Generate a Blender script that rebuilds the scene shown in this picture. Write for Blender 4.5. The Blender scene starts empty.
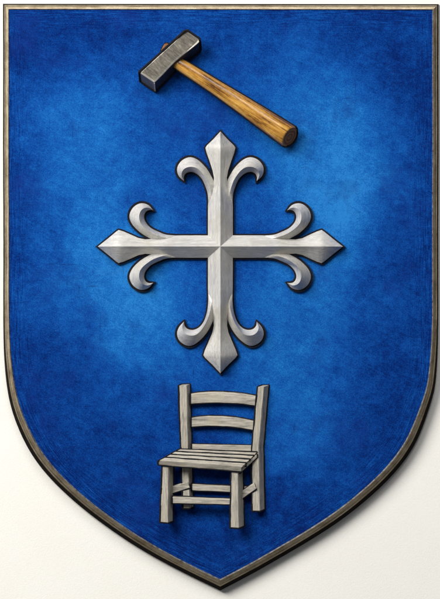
import bpy, bmesh, math, random
from mathutils import Vector, Matrix
random.seed(7)
S = 0.002                      # one drawing unit in metres; z = 0 is the blue face of the shield
PAPER_Z = -12.5
C = bpy.context.scene.collection
def P(x, y, z=0.0): return Vector(((x-220)*S, (299.5-y)*S, z*S))

# ------------------------------------------------------------------ materials
class NT:
    def __init__(s, name):
        s.m = bpy.data.materials.new(name); s.m.use_nodes = True
        s.t = s.m.node_tree; s.n = s.t.nodes; s.l = s.t.links
        s.b = s.n['Principled BSDF']; s.tc = s.n.new('ShaderNodeTexCoord')
    def link(s, a, b): s.l.new(a, b)
    def val(s, sock, v):
        if hasattr(v, 'is_output') or isinstance(v, bpy.types.NodeSocket): s.l.new(v, sock)
        else: sock.default_value = v
    def map(s, scale=(1,1,1), rot=0, loc=(0,0,0), src=None):
        r = s.n.new('ShaderNodeMapping'); r.inputs['Rotation'].default_value = (0,0,rot)
        s.link(src or s.tc.outputs['Object'], r.inputs['Vector'])
        q = s.n.new('ShaderNodeMapping'); q.inputs['Scale'].default_value = scale; q.inputs['Location'].default_value = loc
        s.link(r.outputs[0], q.inputs['Vector']); return q.outputs[0]
    def noise(s, vec, scale, detail=4, rough=.55, dist=0.0):
        n = s.n.new('ShaderNodeTexNoise'); s.link(vec, n.inputs['Vector'])
        n.inputs['Scale'].default_value = scale; n.inputs['Detail'].default_value = detail
        n.inputs['Roughness'].default_value = rough; n.inputs['Distortion'].default_value = dist
        return n.outputs['Fac'], n.outputs['Color']
    def ramp(s, f, stops):
        r = s.n.new('ShaderNodeValToRGB'); s.link(f, r.inputs[0]); e = r.color_ramp.elements
        while len(e) < len(stops): e.new(.5)
        for k, (p, c) in enumerate(stops):
            e[k].position = p; e[k].color = (c[0], c[1], c[2], 1) if isinstance(c, tuple) else (c, c, c, 1)
        return r.outputs[0]
    def mix(s, f, a, b, mode='MIX'):
        m = s.n.new('ShaderNodeMix'); m.data_type = 'RGBA'; m.blend_type = mode
        s.val(m.inputs[0], f)
        for k, v in ((6, a), (7, b)):
            if isinstance(v, tuple): v = (*v, 1)
            s.val(m.inputs[k], v)
        return m.outputs[2]
    def math(s, op, a, b=None, c=None, clamp=False):
        m = s.n.new('ShaderNodeMath'); m.operation = op; m.use_clamp = clamp
        s.val(m.inputs[0], a)
        if b is not None: s.val(m.inputs[1], b)
        if c is not None: s.val(m.inputs[2], c)
        return m.outputs[0]
    def bump(s, h, dist, strength=1.0):
        b = s.n.new('ShaderNodeBump'); b.inputs['Strength'].default_value = strength
        b.inputs['Distance'].default_value = dist; s.link(h, b.inputs['Height']); s.link(b.outputs[0], s.b.inputs['Normal'])
    def fin(s, col, rough=.6, metal=0.0, spec=.4):
        s.val(s.b.inputs['Base Color'], (*col, 1) if isinstance(col, tuple) else col)
        s.val(s.b.inputs['Roughness'], rough); s.b.inputs['Metallic'].default_value = metal
        s.b.inputs['Specular IOR Level'].default_value = spec
        return s.m

def streaked(name, dark, mid, light, rot=0.0, long=9, fine=420, rough=.6, spec=.35, bump=.0006, metal=0.0, wear=None, contrast=1.0):
    """pencil / brush strokes running along one direction of the piece itself"""
    t = NT(name)
    v = t.map((long and 1.0/long or 1, 1, 1), rot)
    f1, _ = t.noise(v, fine, 5, .65, .3)
    f2, _ = t.noise(v, fine*.28, 4, .6, .6)
    f3, _ = t.noise(t.map(), 26, 4, .6)
    f4, _ = t.noise(t.map(), 900, 2, .6)
    f = t.math('MULTIPLY_ADD', f1, .45, t.math('MULTIPLY_ADD', f2, .35, t.math('MULTIPLY', f3, .2)))
    h = .12*contrast
    c = t.ramp(f, [(.5-h, dark), (.5, mid), (.5+h, light)])
    c = t.mix(t.ramp(f4, [(.56, 0.0), (.72, .35)]), c, dark)
    if wear:
        c = t.mix(t.ramp(f3, [(.52, 0.0), (.66, .55)]), c, wear)
    t.bump(f, bump)
    return t.fin(c, rough, metal, spec)

def ink_mat():
    t = NT('black_ink'); f, _ = t.noise(t.map(), 300, 3)
    return t.fin(t.ramp(f, [(.35, (.004,.004,.007)), (.7, (.012,.012,.018))]), .75, 0, .15)
INK = ink_mat()

def blue_mat():
    t = NT('blue_pigment')
    _, d = t.noise(t.map(), 5.0, 5, .6)
    # warped coordinates so that every wash of pigment has a ragged edge
    sub = t.n.new('ShaderNodeVectorMath'); sub.operation = 'SUBTRACT'; t.link(d, sub.inputs[0]); sub.inputs[1].default_value = (.5,.5,.5)
    sc = t.n.new('ShaderNodeVectorMath'); sc.operation = 'SCALE'; t.link(sub.outputs[0], sc.inputs[0]); sc.inputs['Scale'].default_value = .26
    ad = t.n.new('ShaderNodeVectorMath'); ad.operation = 'ADD'; t.link(t.tc.outputs['Object'], ad.inputs[0]); t.link(sc.outputs[0], ad.inputs[1])
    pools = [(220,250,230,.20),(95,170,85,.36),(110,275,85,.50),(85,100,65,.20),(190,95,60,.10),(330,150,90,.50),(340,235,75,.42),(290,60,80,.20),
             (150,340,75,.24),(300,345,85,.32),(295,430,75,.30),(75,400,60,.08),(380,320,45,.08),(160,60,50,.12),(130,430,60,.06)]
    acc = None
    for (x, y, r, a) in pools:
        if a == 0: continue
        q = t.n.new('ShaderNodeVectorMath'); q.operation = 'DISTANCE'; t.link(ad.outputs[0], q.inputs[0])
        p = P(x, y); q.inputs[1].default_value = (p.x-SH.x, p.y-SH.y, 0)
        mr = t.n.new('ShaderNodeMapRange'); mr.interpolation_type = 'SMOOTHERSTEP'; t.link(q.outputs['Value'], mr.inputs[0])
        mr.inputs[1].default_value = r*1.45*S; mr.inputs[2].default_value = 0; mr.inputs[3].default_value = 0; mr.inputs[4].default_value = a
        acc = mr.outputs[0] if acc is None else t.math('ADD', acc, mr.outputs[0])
    f1, _ = t.noise(t.map(), 13, 6, .68, .4)
    f2, _ = t.noise(t.map(), 60, 5, .7)
    fx, _ = t.noise(t.map((.16,1,1), .22), 330, 4, .7)      # horizontal pencil strokes
    fy, _ = t.noise(t.map((1,.16,1), .30), 300, 4, .7)      # vertical ones
    fd, _ = t.noise(t.map((.15,1,1), .6), 260, 4, .7)
    fg, _ = t.noise(t.map(), 620, 3, .75)                   # paper grain
    uvs = t.tc.outputs['UV']                                              # brushwork that follows the border
    sx = t.n.new('ShaderNodeSeparateXYZ'); t.link(uvs, sx.inputs[0])
    e0 = t.noise(t.map((.035,1,1), src=uvs), 520, 4, .7, .25)[0]; e1 = t.noise(t.map((.15,1,1), loc=(5,0,0), src=uvs), 60, 4, .6)[0]
    mr = t.n.new('ShaderNodeMapRange'); t.link(sx.outputs['Y'], mr.inputs[0]); mr.inputs[1].default_value = .025; mr.inputs[2].default_value = .085
    mr.inputs[3].default_value = 1; mr.inputs[4].default_value = 0
    em = t.math('MULTIPLY', mr.outputs[0], t.ramp(e1, [(.3, .35), (.6, 1.0)]))
    acc = t.math('MULTIPLY_ADD', t.math('MULTIPLY', t.math('SUBTRACT', e0, .5), em), 2.5, acc)
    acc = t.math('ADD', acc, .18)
    hx, _ = t.noise(t.map((.03,1,1), .015, (1,4,0)), 420, 3, .6, .15)     # long scratches of the pencil
    hy, _ = t.noise(t.map((1,.03,1), .02, (4,1,0)), 420, 3, .6, .15)
    hd, _ = t.noise(t.map((.04,1,1), .5, (2,4,0)), 380, 3, .6, .15)
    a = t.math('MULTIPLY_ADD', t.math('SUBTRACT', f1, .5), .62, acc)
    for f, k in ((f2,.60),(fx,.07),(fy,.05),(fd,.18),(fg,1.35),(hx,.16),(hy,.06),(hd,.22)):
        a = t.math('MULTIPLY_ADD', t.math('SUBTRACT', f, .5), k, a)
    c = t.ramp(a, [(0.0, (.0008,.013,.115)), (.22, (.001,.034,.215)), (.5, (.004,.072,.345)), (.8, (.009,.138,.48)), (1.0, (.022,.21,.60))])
    # violet-ish second pigment in clouds
    v, _ = t.noise(t.map(loc=(3,1,0)), 9, 5, .65)
    c = t.mix(t.ramp(v, [(.54, 0.0), (.72, .55)]), c, (.006,.026,.20))
    k1, _ = t.noise(t.map((.05,1,1), .01, (9,1,0)), 300, 3, .7, .3); k2, _ = t.noise(t.map((1,.05,1), .02, (2,8,0)), 300, 3, .7, .3)
    kk = t.math('MULTIPLY', t.ramp(t.math('MAXIMUM', k1, k2), [(.62, 0.0), (.72, .6)]), t.ramp(v, [(.46, .1), (.6, 1.0)]))
    c = t.mix(kk, c, (.002,.018,.13))
    # chalky rubbed specks along a few streaks
    w, _ = t.noise(t.map(loc=(7,2,0)), 480, 3, .8)
    w2, _ = t.noise(t.map((.3,1,1), 1.2, (5,5,0)), 30, 3, .6)
    wf = t.math('MULTIPLY', t.ramp(w, [(.62, 0.0), (.72, 1.0)]), t.ramp(w2, [(.55, 0.0), (.7, .5)]))
    c = t.mix(wf, c, (.20,.36,.55))
    t.bump(fg, .0011, .8)
    return t.fin(c, .85, 0, .05)

def paper_mat():
    t = NT('drawing_paper')
    f, _ = t.noise(t.map(), 9, 5, .6); g, _ = t.noise(t.map(), 420, 4, .7)
    wx, _ = t.noise(t.map((.08,1,1)), 240, 2); wy, _ = t.noise(t.map((1,.08,1)), 240, 2)
    c = t.ramp(f, [(.3, (.875,.862,.815)), (.7, (.895,.885,.845))])
    c = t.mix(t.ramp(g, [(.35, .14), (.55, 0.0)]), c, (.66,.64,.60))
    t.bump(g, .0008, .5)
    return t.fin(c, .9, 0, .1)

# ------------------------------------------------------------------ object helpers
def meta(o, label=None, cat=None, group=None, kind=None):
    for k, v in (('label', label), ('category', cat), ('group', group), ('kind', kind)):
        if v: o[k] = v
    return o
def thing(name, at, label, cat):
    o = bpy.data.objects.new(name, None); C.objects.link(o); o.location = at; o.empty_display_size = .05
    o.matrix_world = Matrix.Translation(at); return meta(o, label, cat)
def link(name, bm, mats, parent, origin=None, smooth=False):
    base = origin if origin is not None else Vector((0,0,0))
    for v in bm.verts: v.co -= base
    me = bpy.data.meshes.new(name); bm.to_mesh(me); bm.free()
    for m in (mats if isinstance(mats, (list, tuple)) else [mats]): me.materials.append(m)
    if smooth:
        for p in me.polygons: p.use_smooth = True
        if smooth is not True: me.set_sharp_from_angle(angle=math.radians(smooth))
    o = bpy.data.objects.new(name, me); C.objects.link(o)
    if parent is not None: o.parent = parent
    return o

def tube(bm, a, b, r, mi, n=7):
    d = b-a
    if d.length < 1e-7: return
    z = d.normalized(); x = z.orthogonal().normalized(); y = z.cross(x)
    a = a - z*r*.35; b = b + z*r*.35
    rings = []
    for p, rr in ((a, r*.55), (a+z*r*.4, r), (b-z*r*.4, r), (b, r*.55)):
        rings.append([bm.verts.new(p + (x*math.cos(2*math.pi*k/n)+y*math.sin(2*math.pi*k/n))*rr) for k in range(n)])
    for i in range(3):
        for k in range(n):
            f = bm.faces.new((rings[i][k], rings[i][(k+1)%n], rings[i+1][(k+1)%n], rings[i+1][k])); f.material_index = mi
    for r_, rev in ((rings[0], True), (rings[3], False)):
        f = bm.faces.new(r_[::-1] if rev else r_); f.material_index = mi

def ink_rim(bm, r, mi, lim=.06, skip=None):
    """dark painted beading along the edges where the front of a piece turns into its back"""
    bm.normal_update(); segs = []
    for e in bm.edges:
        if len(e.link_faces) != 2: continue
        a, b = (f.normal.z for f in e.link_faces)
        if (a > lim) != (b > lim): segs.append((e.verts[0].co.copy(), e.verts[1].co.copy()))
    for a, b in segs:
        if skip and skip((a+b)/2): continue
        tube(bm, a, b, r*S*random.uniform(.82, 1.15), mi)

def catmull(pts, n):
    out = []
    L = len(pts)
    for i in range(L-1):
        p0 = pts[max(i-1,0)]; p1 = pts[i]; p2 = pts[i+1]; p3 = pts[min(i+2, L-1)]
        for k in range(n):
            t = k/n
            out.append(tuple(.5*((2*b)+(-a+c)*t+(2*a-5*b+4*c-d)*t*t+(-a+3*b-3*c+d)*t**3) for a,b,c,d in zip(p0,p1,p2,p3)))
    out.append(tuple(pts[-1])); return out
def resample(pts, n):
    d = [0]
    for a, b in zip(pts, pts[1:]): d.append(d[-1]+math.dist(a, b))
    out = []; j = 0
    for k in range(n):
        t = d[-1]*k/(n-1)
        while j < len(d)-2 and d[j+1] < t: j += 1
        u = (t-d[j])/max(d[j+1]-d[j], 1e-9)
        out.append(tuple(a+(b-a)*u for a, b in zip(pts[j], pts[j+1])))
    return out
def offset_poly(pts, dist):
    """mitred offset of a closed loop; positive = inwards; dist may be a function of the index"""
    n = len(pts); area = sum(pts[i][0]*pts[(i+1)%n][1]-pts[(i+1)%n][0]*pts[i][1] for i in range(n))
    s = 1 if area > 0 else -1; out = []
    for i in range(n):
        p, a, b = pts[i], pts[i-1], pts[(i+1)%n]
        u = Vector((p[0]-a[0], p[1]-a[1])); v = Vector((b[0]-p[0], b[1]-p[1]))
        if u.length < 1e-6 or v.length < 1e-6: u = v if u.length < 1e-6 else u; v = u if v.length < 1e-6 else v
        u.normalize(); v.normalize()
        n1 = Vector((-u.y, u.x))*s; n2 = Vector((-v.y, v.x))*s
        m = n1+n2
        if m.length < 1e-4: m = n1.copy()
        m.normalize(); k = 1/max(m.dot(n1), .38)
        d = dist(i) if callable(dist) else dist
        out.append((p[0]+m.x*d*k, p[1]+m.y*d*k))
    return out

# ------------------------------------------------------------------ paper
bm = bmesh.new()
vs = [bm.verts.new((x, y, PAPER_Z*S)) for x, y in ((-3,-3),(3,-3),(3,3),(-3,3))]; bm.faces.new(vs)
paper = link('paper_ground', bm, paper_mat(), None)
meta(paper, 'cream white drawing paper lying under the blue shield', 'paper', kind='structure')

# ------------------------------------------------------------------ shield
SH = P(220, 250, PAPER_Z)
shield = thing('shield', SH, 'large blue heater shield with thin metal border, point at the bottom', 'shield')
left = [(3,330),(3.5,365),(8,398),(15,422.5),(28.6,452.5),(50,480),(75,503),(100,522.5),(119.5,536.5),(149,555),(178.6,571),(220.3,591)]
right = [(438.6,330),(438,365),(435.4,388),(430,408),(422.5,428),(412.2,452.5),(391,478.5),(365,502),(349,515),(317.5,537),(279,559),(249.5,576),(220.3,591)]
lc = catmull(left, 8); rc = catmull(right, 8)
outer = [(2.6,3.2+(330-3.2)*0)] + [(2.6+.4*k/30, 3.2+(326.8)*k/30) for k in range(1,30)] + lc + rc[::-1][1:] + [(438.9-.3*k/30, 3.6+326.4*k/30) for k in range(29,-1,-1)] + [(438.9+(2.6-438.9)*k/30, 3.6-.4*k/30) for k in range(1,30)]
for _ in range(40):               # fair the curve, keeping the three corners
    o2 = list(outer)
    for i in range(1, len(outer)):
        p, a, b = outer[i], outer[i-1], outer[(i+1)%len(outer)]
        ang_ = abs(math.atan2((p[0]-a[0])*(b[1]-p[1])-(p[1]-a[1])*(b[0]-p[0]), (p[0]-a[0])*(b[0]-p[0])+(p[1]-a[1])*(b[1]-p[1])))
        if ang_ < .6: o2[i] = (p[0]*.5+(a[0]+b[0])*.25, p[1]*.5+(a[1]+b[1])*.25)
    outer = o2
corners = [min(outer, key=lambda p: math.dist(p, c)) for c in ((2.6,3.2),(438.9,3.6),(220.3,591))]
outer = [p for p in outer if p in corners or all(math.dist(p, c) > 15 for c in corners)]
# slight hand-cut unevenness
outer = [(x+.10*math.sin(.37*i)+random.uniform(-.05,.05) if 7 < y < 580 else x, y) for i, (x, y) in enumerate(outer)]
def wid(i):                      # the border is broader round the foot of the shield
    y = outer[i][1]; t = min(max((y-300)/170, 0), 1); return t*t*(3-2*t)
def ring(frac_top, frac_bot): return offset_poly(outer, lambda i: frac_top+(frac_bot-frac_top)*wid(i))
def loops(bm, specs, mats):
    """closed rings joined by strips; UV runs along the ring and across it, in metres"""
    uv = bm.loops.layers.uv.verify()
    L = [[bm.verts.new(P(x, y, z)) for x, y in pts] for pts, z in specs]; n = len(L[0]); u = [0.0]
    for i in range(n): u.append(u[-1]+(L[0][(i+1)%n].co-L[0][i].co).length)
    vv = [0.0]
    for k in range(1, len(L)): vv.append(vv[-1]+(L[k][n-20].co-L[k-1][n-20].co).length)
    for k in range(len(L)-1):
        for i in range(n):
            f = bm.faces.new((L[k][i], L[k][(i+1)%n], L[k+1][(i+1)%n], L[k+1][i])); f.material_index = mats[k]
            for lp, c in zip(f.loops, ((u[i], vv[k]), (u[i+1], vv[k]), (u[i+1], vv[k+1]), (u[i], vv[k+1]))): lp[uv].uv = c
    return L
def border_metal():
    t = NT('aged_border_metal'); src = t.tc.outputs['UV']
    f1, _ = t.noise(t.map((.02,.6,1), src=src), 700, 4, .65, .2)
    f2, _ = t.noise(t.map((.8,1,1), loc=(3,0,0), src=src), 60, 5, .65)
    f3, _ = t.noise(t.map(), 700, 3, .7)
    f = t.math('MULTIPLY_ADD', f1, .5, t.math('MULTIPLY_ADD', f2, .35, t.math('MULTIPLY', f3, .15)))
    c = t.ramp(f, [(.34, (.13,.09,.055)), (.45, (.36,.285,.19)), (.56, (.58,.49,.345)), (.68, (.86,.77,.58))])
    t.bump(f, .0002); return t.fin(c, .42, .93, .4)
FR = border_metal()
def rim_worn():
    t = NT('worn_border_edge'); f, _ = t.noise(t.map(), 120, 4, .7)
    t.bump(f, .0008)
    return t.fin(t.ramp(f, [(.35, (.09,.085,.08)), (.65, (.36,.35,.33))]), .4, .4, .4)
EDGE = rim_worn()
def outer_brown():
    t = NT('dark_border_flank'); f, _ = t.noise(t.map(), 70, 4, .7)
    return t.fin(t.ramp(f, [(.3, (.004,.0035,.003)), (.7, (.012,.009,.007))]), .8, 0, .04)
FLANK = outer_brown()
bm = bmesh.new()
loops(bm, [(ring(0,0), PAPER_Z+.2), (ring(.1,.1), -8.5), (ring(.5,1.8), -5), (ring(1.7,4.0), -.9), (ring(3.0,5.6), .2), (ring(3.3,5.9), .1), (ring(5.4,9.2), 1.3), (ring(5.7,9.5), 1.35), (ring(7.0,11.2), -.8)], [1,1,1,0,1,0,0,2])
bmesh.ops.recalc_face_normals(bm, faces=bm.faces)
link('border', bm, [FR, FLANK, EDGE], shield, SH)
bm = bmesh.new()
inn = ring(6.6, 10.8)
cuts = [0, 3, 8, 15, 24]
Lp = loops(bm, [(inn, PAPER_Z+.3)] + [([(220+(x-220)*(1-c/205), 262+(y-262)*(1-c/225)) for x, y in inn], 0) for c in cuts], [0]*len(cuts))
uvl = bm.loops.layers.uv.verify(); bm.verts.ensure_lookup_table()
f = bm.faces.new(Lp[-1])
for lp in f.loops: lp[uvl].uv = (0, .5)
bm.faces.new(Lp[0][::-1])
bmesh.ops.recalc_face_normals(bm, faces=bm.faces)
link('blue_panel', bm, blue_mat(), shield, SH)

# ------------------------------------------------------------------ cross
CX, CY = 220.4, 246.6
cross_at = P(CX, CY, 0)
cross = thing('cross', cross_at, 'silver white cross with pointed arms and curled leaves, between hammer and chair', 'cross')
def silver(name, rot):
    return streaked(name, (.33,.33,.335), (.56,.55,.525), (.73,.715,.675), rot, 9, 620, .42, .5, .0009, .15, wear=(.44,.41,.36), contrast=1.3)
SIL_V = silver('silver_strokes_upright', math.pi/2); SIL_H = silver('silver_strokes_level', 0)
up_o = [(58,4.5),(66,6.5),(74,10.6),(80.5,15.2),(87.2,22.4),(90.0,30.2),(87.4,38),(81.5,43),(75.4,44),(69.6,41.8),(65.6,36.4)]
up_i = [(36,12.4),(50.8,12.8),(59,14.8),(67.2,18.4),(72.6,24),(74.4,29.5),(72.9,34),(69.4,35.9),(65.6,36.2)]
dn_o = [(60,3.8),(72,6.4),(82,10.6),(91.2,17.2),(98.4,26),(99.8,33.2),(95.2,41),(87.5,44.1),(80,41.8),(75,36.4)]
dn_i = [(38,12.2),(56,12.4),(66,13.6),(74.4,16.4),(80,20.6),(82.8,26),(82.4,31.6),(79.2,35),(75,36.2)]
arms = [ # direction (along), length, shoulder along, shoulder half width, neck along, neck half width, base(along,lateral), curl outlines, along shift
    ((0,-1), 115.0, 98.6, 15.0, 66, 6.4, (11.2,12.4), up_o, up_i, 0, SIL_V),
    ((0, 1), 126.6, 108.6, 17.0, 76, 6.6, (11.2,12.4), dn_o, dn_i, 0, SIL_V),
    ((-1,0), 122.4, 101.6, 16.6, 72, 7.2, (12.4,11.2), up_o, up_i, 1.6, SIL_H),
    ((1, 0), 122.4, 101.2, 16.6, 72, 7.0, (12.4,11.2), up_o, up_i, 1.2, SIL_H)]
E0, E1, H = 4.2, 5.0, 16.0        # edge, chamfer top and ridge heights
cnt = [0]
def backing(bm, poly):
    cnt[0] += 1
    p2 = offset_poly(poly, -1.55); z = 2.2+cnt[0]*.06
    a = [bm.verts.new(P(x, y, z)) for x, y in p2]; b = [bm.verts.new(P(x, y, -.6-cnt[0]*.05)) for x, y in offset_poly(poly, -1.5)]
    bm.faces.new(a); bm.faces.new(b[::-1])
    for i in range(len(a)): bm.faces.new((a[i], b[i], b[(i+1)%len(a)], a[(i+1)%len(a)]))
def rows_mesh(rows):
    """rows of (x, y, z) points across the piece, one row per station"""
    bm = bmesh.new(); V = [[bm.verts.new(P(*p)) for p in r] for r in rows]
    for i in range(len(V)-1):
        for k in range(len(V[0])-1):
            bm.faces.new((V[i][k], V[i][k+1], V[i+1][k+1], V[i+1][k]))
    bmesh.ops.remove_doubles(bm, verts=bm.verts, dist=1e-6)
    bmesh.ops.recalc_face_normals(bm, faces=bm.faces); return bm
def lerp(a, b, t): return a+(b-a)*t
bkg = bmesh.new()
for (dx, dy), L, sa, sw, na, nw, (ba, bl), co, ci, sh, mat in arms:
    def W(a, l): return (CX+dx*a-dy*l, CY+dy*a+dx*l)
    # shaft and spear: (along, half width, ridge height)
    prof = [(bl*0+.01, .01, H)]
    st = []
    neckprof = [(0,0), (ba,bl), (24,bl), (40,bl), (na-18,bl*.96), (na-10,bl*.80), (na-4,nw+.5), (na+3,nw), (na+10,nw+1.4), (lerp(na,sa,.6),lerp(nw,sw,.52)), (lerp(na,sa,.85),lerp(nw,sw,.86)), (sa,sw), (sa+2.5,sw*.90), (lerp(sa,L,.5),sw*.5), (L,0)]
    for a, w in neckprof:
        if a <= ba: h = H if a == 0 else H
        else: h = H
        if a >= na: h = lerp(H+.6, H-3.2, (a-na)/(L-na))
        if a == L: h = E1+2.4
        st.append((a, w, h))
    rows = []
    for k, (a, w, h) in enumerate(st):
        ch = min(.8, w*.5)
        ea = a if k else 0
        e1, e0 = (E1, E0) if k else (h, h)
        lo = -.4 if k else h-.01
        ac = ea-(1.0 if k == len(st)-1 else 0)
        rows.append([(*W(ea,-w), lo), (*W(ea,-w), e0), (*W(ac,-(w-ch)), e1), (*W(ac,0), h), (*W(ac,w-ch), e1), (*W(ea,w), e0), (*W(ea,w), lo)])
    arm = link('arm', rows_mesh(rows), mat, cross, cross_at, 30)
    poly = [W(a,-w) for a, w, h in st[1:]] + [W(a,w) for a, w, h in st[1:-1][::-1]]
    backing(bkg, poly)
    for s in (-1, 1):
        N = 34
        o = resample(catmull([(a+sh, l*s*(1 if a > 58 else bl/12.4)) for a, l in co], 8), N); i_ = resample(catmull([(a+sh, l*s*(1 if a > 62 else lerp(bl/12.4*.985, 1, max(0,(a-46)/16)))) for a, l in ci], 8), N)
        rows = []
        for k in range(N):
            t = k/(N-1); po, pi = Vector(o[k]), Vector(i_[k]); q_ = (po-pi)*min(.14, .8/max((po-pi).length, .1)); po = po-q_; pi = pi+q_; w = (po-pi).length
            rid = po.lerp(pi, .50); hh = E1+min(9.5, w*.82)
            if t < .35: hh = lerp(E1+1.0, hh, t/.35)
            ch = min(.7/max(w, .1), .3)
            c1, c2 = po.lerp(pi, ch), po.lerp(pi, 1-ch)
            dz = .15*(t-.5)-(1.5*(1-t/.12) if t < .12 else 0)
            rows.append([(*W(*po), -.5), (*W(*po), E0-.3+dz), (*W(*c1), E1-.3+dz), (*W(*rid), hh), (*W(*c2), E1-.3+dz), (*W(*pi), E0-.3+dz), (*W(*pi), -.5)])
        link('curl', rows_mesh(rows), SIL_H if mat is SIL_V else SIL_V, arm, cross_at, 18)
        backing(bkg, [W(*p) for p in o] + [W(*p) for p in i_[::-1][1:]])
bmesh.ops.recalc_face_normals(bkg, faces=bkg.faces)
link('dark_backing', bkg, INK, cross, cross_at)

# ------------------------------------------------------------------ hammer
ham_at = P(212, 88, 0)
hammer = thing('hammer', ham_at, 'steel headed hammer with varnished wooden handle lying aslant above the cross', 'hammer')
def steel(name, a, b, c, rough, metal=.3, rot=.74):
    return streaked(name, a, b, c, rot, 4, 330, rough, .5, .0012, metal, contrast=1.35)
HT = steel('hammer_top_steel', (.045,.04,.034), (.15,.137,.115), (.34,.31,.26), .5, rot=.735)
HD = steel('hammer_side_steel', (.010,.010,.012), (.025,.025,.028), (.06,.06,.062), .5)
HL = steel('hammer_edge_highlight', (.20,.19,.17), (.42,.40,.35), (.62,.59,.53), .6)  # paler steel for chamfers and arrises: edge highlights put into the colour
ax = Vector((47.0,-42.6)); A0 = Vector((139.4,73.0)); B = Vector((15.2,10.2))
outl = [A0+ax*t for t in (0,.25,.5,.75,.97)] + [A0+ax+B*.08] 
outl += [A0+ax*1.0+B*t for t in (.35,.65,.85)] + [A0+ax*.975+B*.965, A0+ax*.93+B*1.0]
for t, w in ((.82,.98),(.7,.945),(.58,.91),(.46,.90),(.34,.925),(.2,.97),(0,1.0)): outl.append(A0+ax*t+B*w)
Z1, Z0 = 19.0, 2.0; sh = Vector((.8, 8.8))
def lift(v, f): return P(v.x+sh.x*f, v.y+sh.y*f, lerp(Z1, Z0, f))
ins = [Vector(p) for p in offset_poly([tuple(p) for p in outl], 1.7)]
bm = bmesh.new()
n = len(outl)
t0 = [bm.verts.new(P(p.x, p.y, Z1+.7)) for p in ins]
t1 = [bm.verts.new(lift(p, 0)) for p in outl]
# lower edge of the chamfer, bright, then the dark flank
t2 = [bm.verts.new(lift(p, .07)) for p in outl]
t3 = [bm.verts.new(lift(p, .95)+((P(*B*.5)-P(0,0))*0)) for p in outl]
cen = sum((Vector((*p, )) for p in outl), Vector((0,0)))/n
t4 = [bm.verts.new(lift(p+(cen-p)*.06, 1.0)) for p in outl]
for v in t0[4:12]: v.co.z -= 1.7*S           # the far end of the head is dressed to a shallow facet
bm.faces.new(t0[3:13]); bm.faces.new(t0[12:]+t0[:4])
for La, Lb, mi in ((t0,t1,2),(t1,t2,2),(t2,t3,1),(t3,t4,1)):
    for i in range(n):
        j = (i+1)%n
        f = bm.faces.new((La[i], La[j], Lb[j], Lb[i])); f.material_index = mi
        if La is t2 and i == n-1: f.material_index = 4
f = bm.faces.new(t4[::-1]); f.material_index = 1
bmesh.ops.recalc_face_normals(bm, faces=bm.faces)
ink_rim(bm, 1.3, 3)
# light arrises round the striking face, a highlight painted in as colour
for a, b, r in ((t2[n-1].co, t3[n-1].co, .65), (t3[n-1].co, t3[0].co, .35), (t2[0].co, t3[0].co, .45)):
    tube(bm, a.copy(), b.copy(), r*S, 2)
HF = steel('hammer_striking_face', (.05,.05,.05), (.13,.13,.13), (.24,.24,.23), .45)
head = link('head', bm, [HT, HD, HL, INK, HF], hammer, ham_at)
# handle
ang = math.atan2(-(136.6-65.5), 289.0-180.8)
def wood_handle():
    t = NT('varnished_handle_wood')
    v = t.map((.035,1,1), -ang)
    f1, _ = t.noise(v, 240, 5, .7, .5); f2, _ = t.noise(v, 75, 4, .6, .8); f3, _ = t.noise(t.map(), 160, 3, .6)
    f = t.math('MULTIPLY_ADD', f1, .45, t.math('MULTIPLY_ADD', f2, .45, t.math('MULTIPLY', f3, .1)))
    c = t.ramp(f, [(.37, (.03,.011,.003)), (.43, (.15,.06,.010)), (.49, (.40,.19,.030)), (.57, (.62,.34,.07)), (.68, (.85,.60,.24))])
    t.bump(f, .0003); return t.fin(c, .24, 0, .9)
def end_grain():
    t = NT('handle_end_grain')
    w = t.n.new('ShaderNodeTexWave'); w.wave_type = 'RINGS'; w.rings_direction = 'SPHERICAL'
    p = P(289,137.5,13)-ham_at
    m = t.n.new('ShaderNodeMapping'); m.inputs['Location'].default_value = (-p.x, -p.y, -p.z); t.link(t.tc.outputs['Object'], m.inputs['Vector'])
    t.link(m.outputs[0], w.inputs['Vector']); w.inputs['Scale'].default_value = 45; w.inputs['Distortion'].default_value = 3; w.inputs['Detail Scale'].default_value = 2
    c = t.ramp(w.outputs['Fac'], [(.1, (.15,.065,.026)), (.6, (.21,.10,.042)), (1, (.30,.155,.07))])
    return t.fin(c, .7, 0, .2)
WH, WE = wood_handle(), end_grain()
a0 = Vector((173.5, 60.8)); a1 = Vector((289.0, 136.8)); d = (a1-a0).normalized(); pr = Vector((-d.y, d.x))
stn = [(0,5.9),(.05,6.1),(.12,6.4),(.22,6.7),(.34,7.2),(.46,7.9),(.58,8.7),(.70,9.5),(.82,10.3),(.92,11.0),(1.0,11.4)]
NR = 28; bm = bmesh.new(); rings = []
for k, (t, r) in enumerate(stn):
    c = a0.lerp(a1, t) + pr*(-.9*math.sin(math.pi*t)); zc = lerp(9.8, 12.2, t); rg = []
    for q in range(NR):
        th = 2*math.pi*q/NR; u = math.cos(th); w = math.sin(th)
        rz = r*.86
        sk = -6.2*w*(max(0, (t-.7)/.3)**1.0)                    # slanting butt
        p = c + pr*u*r + d*sk
        rg.append(bm.verts.new(P(p.x, p.y, zc + w*rz)))
    rings.append(rg)
for i in range(len(rings)-1):
    for q in range(NR): bm.faces.new((rings[i][q], rings[i][(q+1)%NR], rings[i+1][(q+1)%NR], rings[i+1][q]))
bm.faces.new(rings[0][::-1])
last = rings[-1]; cc = sum((v.co for v in last), Vector())/NR
dd = (P(a1.x, a1.y)-P(a0.x, a0.y)).normalized()
r2 = [bm.verts.new(cc+(v.co-cc)*.90+dd*1.1*S+Vector((0,0,.5*S))) for v in last]
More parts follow.
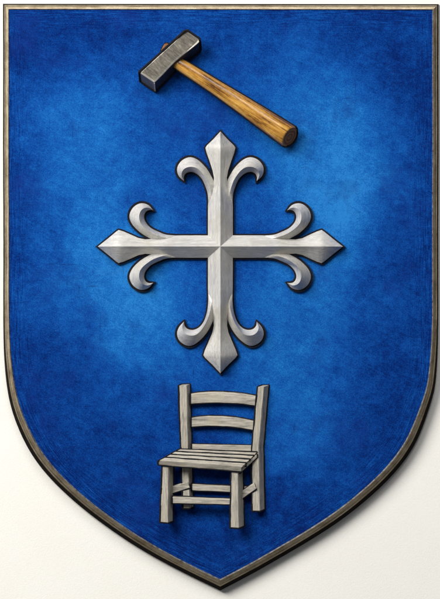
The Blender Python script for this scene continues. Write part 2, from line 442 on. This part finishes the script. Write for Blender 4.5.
for q in range(NR):
    f = bm.faces.new((last[q], last[(q+1)%NR], r2[(q+1)%NR], r2[q])); f.material_index = 0
f = bm.faces.new(r2); f.material_index = 1
bmesh.ops.recalc_face_normals(bm, faces=bm.faces)
for f in bm.faces: f.smooth = f.material_index == 0
ink_rim(bm, 1.15, 2, .02)
link('handle', bm, [WH, WE, INK], hammer, ham_at)
# stub of the handle coming out behind the head
bm = bmesh.new(); c0 = Vector((170.3,51.5)); d0 = Vector((-.83,-.45)).normalized(); p0 = Vector((-d0.y, d0.x)); rs = []
for t, r in ((0,6.0),(6.5,5.6),(8.3,4.2),(8.6,.4)):
    rs.append([bm.verts.new(P(*(c0+d0*t+p0*math.cos(2*math.pi*q/16)*r), 9+math.sin(2*math.pi*q/16)*r*.8)) for q in range(16)])
for i in range(3):
    for q in range(16): bm.faces.new((rs[i][q], rs[i][(q+1)%16], rs[i+1][(q+1)%16], rs[i+1][q]))
bm.faces.new(rs[0][::-1]); bm.faces.new(rs[-1]); bmesh.ops.recalc_face_normals(bm, faces=bm.faces)
for f in bm.faces: f.smooth = True
ink_rim(bm, .9, 1, .02)
link('handle_stub', bm, [WE, INK], hammer, ham_at)

# ------------------------------------------------------------------ chair
ch_at = P(215, 516, 0)
chair = thing('chair', ch_at, 'small weathered grey ladder back chair with slatted seat, below the cross', 'chair')
def wood(name, rot):
    return streaked(name, (.11,.102,.09), (.39,.365,.315), (.66,.625,.545), rot, 11, 460, .7, .25, .0012, 0, wear=(.40,.345,.26), contrast=1.35)
WV, WHZ = wood('weathered_wood_upright', math.pi/2), wood('weathered_wood_level', 0)
def member(name, Apts, Bpts, shift, mat, seg=6, rim=.85, wob=.22, bev=.7, parent=None):
    """Apts/Bpts: the two long edges of the front face as (x,y,z); shift: vector to the back face"""
    A = resample(Apts, seg+1); Bq = resample(Bpts, seg+1); bm = bmesh.new(); rows = []
    sx, sy, sz = shift
    for k in range(seg+1):
        j = lambda: random.uniform(-wob, wob) if 0 < k < seg else 0
        a = Vector(A[k])+Vector((j(), j(), 0)); b = Vector(Bq[k])+Vector((j(), j(), 0))
        w = (b-a); u = w.normalized(); zz = Vector((0,0,-.55))
        s = Vector(shift)
        e = min(bev, w.length*.22)
        if k in (0, seg): pass
        row = [a+zz, a+u*e, b-u*e, b+zz*1.0+s*.10, b+s, a+s]
        rows.append([bm.verts.new(P(*p)) for p in row])
    n = 6
    for k in range(seg):
        for q in range(n): bm.faces.new((rows[k][q], rows[k][(q+1)%n], rows[k+1][(q+1)%n], rows[k+1][q]))
    bm.faces.new(rows[0]); bm.faces.new(rows[-1][::-1])
    bmesh.ops.recalc_face_normals(bm, faces=bm.faces)
    if rim: ink_rim(bm, rim, 1, .03)
    return link(name, bm, [mat, INK], parent or chair, ch_at)
ZB, ZF = 8.4, 17.0                # front faces of the rear and of the front frame
def vline(x0, y0, x1, y1, z, z2=None): return [(x0, y0, z), (x1, y1, z if z2 is None else z2)]
# rear posts run from the top of the back down to the ground
member('rear_post', [(178.5,385.6,ZB),(180.7,447,ZB),(183.0,508.4,ZB)], [(187.0,385.2,ZB),(188.5,447,ZB),(190.4,508.6,ZB)], (3.2,-1.2,-8.4), WV, 16, .95)
member('rear_post', [(257.4,386.8,ZB),(251.4,449,ZB),(252.0,511,ZB)], [(264.4,386.6,ZB),(259.0,449,ZB),(260.4,511.2,ZB)], (4.6,-1.6,-8.4), WV, 16, .95)
zs = ZB-2.5
def arc(pts, z): return catmull([(x, y, z) for x, y in pts], 6)
def ladder(top_, bot_):
    member('back_slat', arc(top_, zs), arc(bot_, zs), (.2,-.7,-3.2), WHZ, 14, .9, .12)
ladder([(190.2,394.2),(204,392.4),(221,392.2),(239,393.4),(256.5,396.2)], [(190.2,404.2),(204,403.2),(221,403.0),(239,403.8),(256,406.0)])
ladder([(191,418.2),(205,416.4),(221,416.4),(237,417.8),(254,421.2)], [(191,427.2),(205,426.2),(221,426.4),(237,427.6),(254,430.6)])
member('back_rail', [(191.5,444.3,zs),(252.5,445.6,zs)], [(191.5,449.5,zs),(252.5,451.5,zs)], (.2,-.6,-3.2), WHZ, 8, .8, .1)
member('rear_stretcher', [(191.5,484.3,zs),(252.5,486.9,zs)], [(191.5,490.5,zs),(252.5,493.3,zs)], (.2,-.8,-3.2), WHZ, 8, .85, .15)
# side stretchers pierce the rear posts
def side(p0, p1, h0, h1, z0, z1):
    member('side_stretcher', [(p0[0],p0[1],z0),(p1[0],p1[1],z1)], [(p0[0]+.6,p0[1]+h0,z0-.4),(p1[0]+2.2,p1[1]+h1,z1-.4)], (.6,-.7,-3.0), WHZ, 5, .75, .1)
side((168,487.2),(187.6,481.7), 7.4, 6.2, ZF-9, ZB+1.6)
side((238.5,493.0),(254.0,482.5), 8.0, 6.4, ZF-9, ZB+1.8)
# front legs
member('front_leg', [(162.3,464.6,ZF),(160.1,521.8,ZF)], [(169.2,464.6,ZF),(168.6,522.6,ZF)], (4.6,-1.3,-11), WV, 10, .95)
member('front_leg', [(230.9,468.6,ZF),(230.0,527.2,ZF)], [(238.2,469,ZF),(239.4,527.8,ZF)], (4.8,-1.6,-11), WV, 10, .95)
member('front_stretcher', [(172.0,496.6,ZF-3),(231,498.8,ZF-3)], [(172.0,503.2,ZF-3),(231,504.4,ZF-3)], (.3,-.8,-3.2), WHZ, 8, .85, .15)
# seat of four boards, each a sloping plank whose front edge shows
seat = bpy.data.objects.new('seat', None); C.objects.link(seat); seat.parent = chair
bl_, br_, fl_, fr_ = Vector((180.2,448.4)), Vector((257.2,451.6)), Vector((157.8,460.6)), Vector((240.8,467.2))
ts = [0,.21,.44,.68,1.0]
for k in range(4):
    ta, tb = ts[k]+.012, ts[k+1]-.012
    a = bl_.lerp(fl_, ta); b = br_.lerp(fr_, ta); c = bl_.lerp(fl_, tb); e = br_.lerp(fr_, tb)
    za, zb = lerp(ZB+.6, ZF+3.4, ta), lerp(ZB+.6, ZF+3.4, tb)
    bm = bmesh.new(); rows = []; N = 12; drop = 4.2 if k == 3 else 3.6
    for i in range(N+1):
        t = i/N; w1, w2 = (random.uniform(-.18,.18) for _ in range(2))
        p = a.lerp(b, t); q = c.lerp(e, t); ef = 1.0 if i in (0, N) else 0
        lift_ = -.35*ef
        rows.append([bm.verts.new(P(*v)) for v in ((p.x, p.y+w1, za+lift_), (lerp(p.x,q.x,.82), lerp(p.y,q.y,.82)+w2, lerp(za,zb,.82)+.5+lift_), (q.x, q.y+w2+.4, zb-.6+lift_),
                     (q.x+.1, q.y+w2+drop, zb-2.4), (q.x+.1, q.y+w2+drop-.3, zb-6.0), (p.x+.1, p.y+w1+drop-.3, za-6.0))])
    for i in range(N):
        for j in range(6): bm.faces.new((rows[i][j], rows[i][(j+1)%6], rows[i+1][(j+1)%6], rows[i+1][j]))
    bm.faces.new(rows[0]); bm.faces.new(rows[-1][::-1]); bmesh.ops.recalc_face_normals(bm, faces=bm.faces)
    ink_rim(bm, .75, 1, .03)
    if k < 3:                       # dark joint along the front edge of the board
        for i in range(N): tube(bm, rows[i][2].co.copy(), rows[i+1][2].co.copy(), .5*S, 1)
    link('board', bm, [WHZ, INK], seat, ch_at)
# right-hand end of the seat frame under the boards
member('seat_rail', [(240.0,469.4,ZF-1),(257.0,453.8,ZB+1.5)], [(240.2,473.2,ZF-1.6),(257.4,457.2,ZB+1)], (-2.4,-.4,-3), WHZ, 5, .7, .1, parent=seat)
member('seat_rail', [(164.5,462,ZF-3),(181,450.5,ZB+.5)], [(166.5,466,ZF-3.4),(183,454.5,ZB)], (2.4,-.4,-3), WHZ, 5, .7, .1, parent=seat)

# ------------------------------------------------------------------ light
w = bpy.data.worlds.new('World'); bpy.context.scene.world = w; w.use_nodes = True
w.node_tree.nodes['Background'].inputs[0].default_value = (.93,.96,1,1); w.node_tree.nodes['Background'].inputs[1].default_value = .11
def lamp(name, pos, size, power, col):
    l = bpy.data.lights.new(name, 'AREA'); l.shape = 'DISK'; l.size = size; l.energy = power; l.color = col
    o = bpy.data.objects.new(name, l); C.objects.link(o); o.location = pos
    o.rotation_euler = (Vector((0,0,0))-Vector(pos)).to_track_quat('-Z', 'Y').to_euler(); return o
Ld = Vector((-.56,.50,.64)).normalized()
lamp('key_lamp', Ld*6, 3.2, 505, (1,.97,.92))
lamp('top_lamp', Vector((.05,.62,.60)).normalized()*6, 2.8, 125, (1,.98,.96))

# ------------------------------------------------------------------ camera
cam = bpy.data.cameras.new('camera'); co = bpy.data.objects.new('camera', cam); C.objects.link(co)
D = 12.0; co.location = (0, 0, D); cam.sensor_fit = 'VERTICAL'; cam.sensor_height = 36; cam.lens = 36*D/(599*S); cam.clip_end = 100
bpy.context.scene.camera = co
vs_ = bpy.context.scene.view_settings; vs_.view_transform = 'Standard'; vs_.look = 'None'; vs_.exposure = 0; vs_.gamma = 1
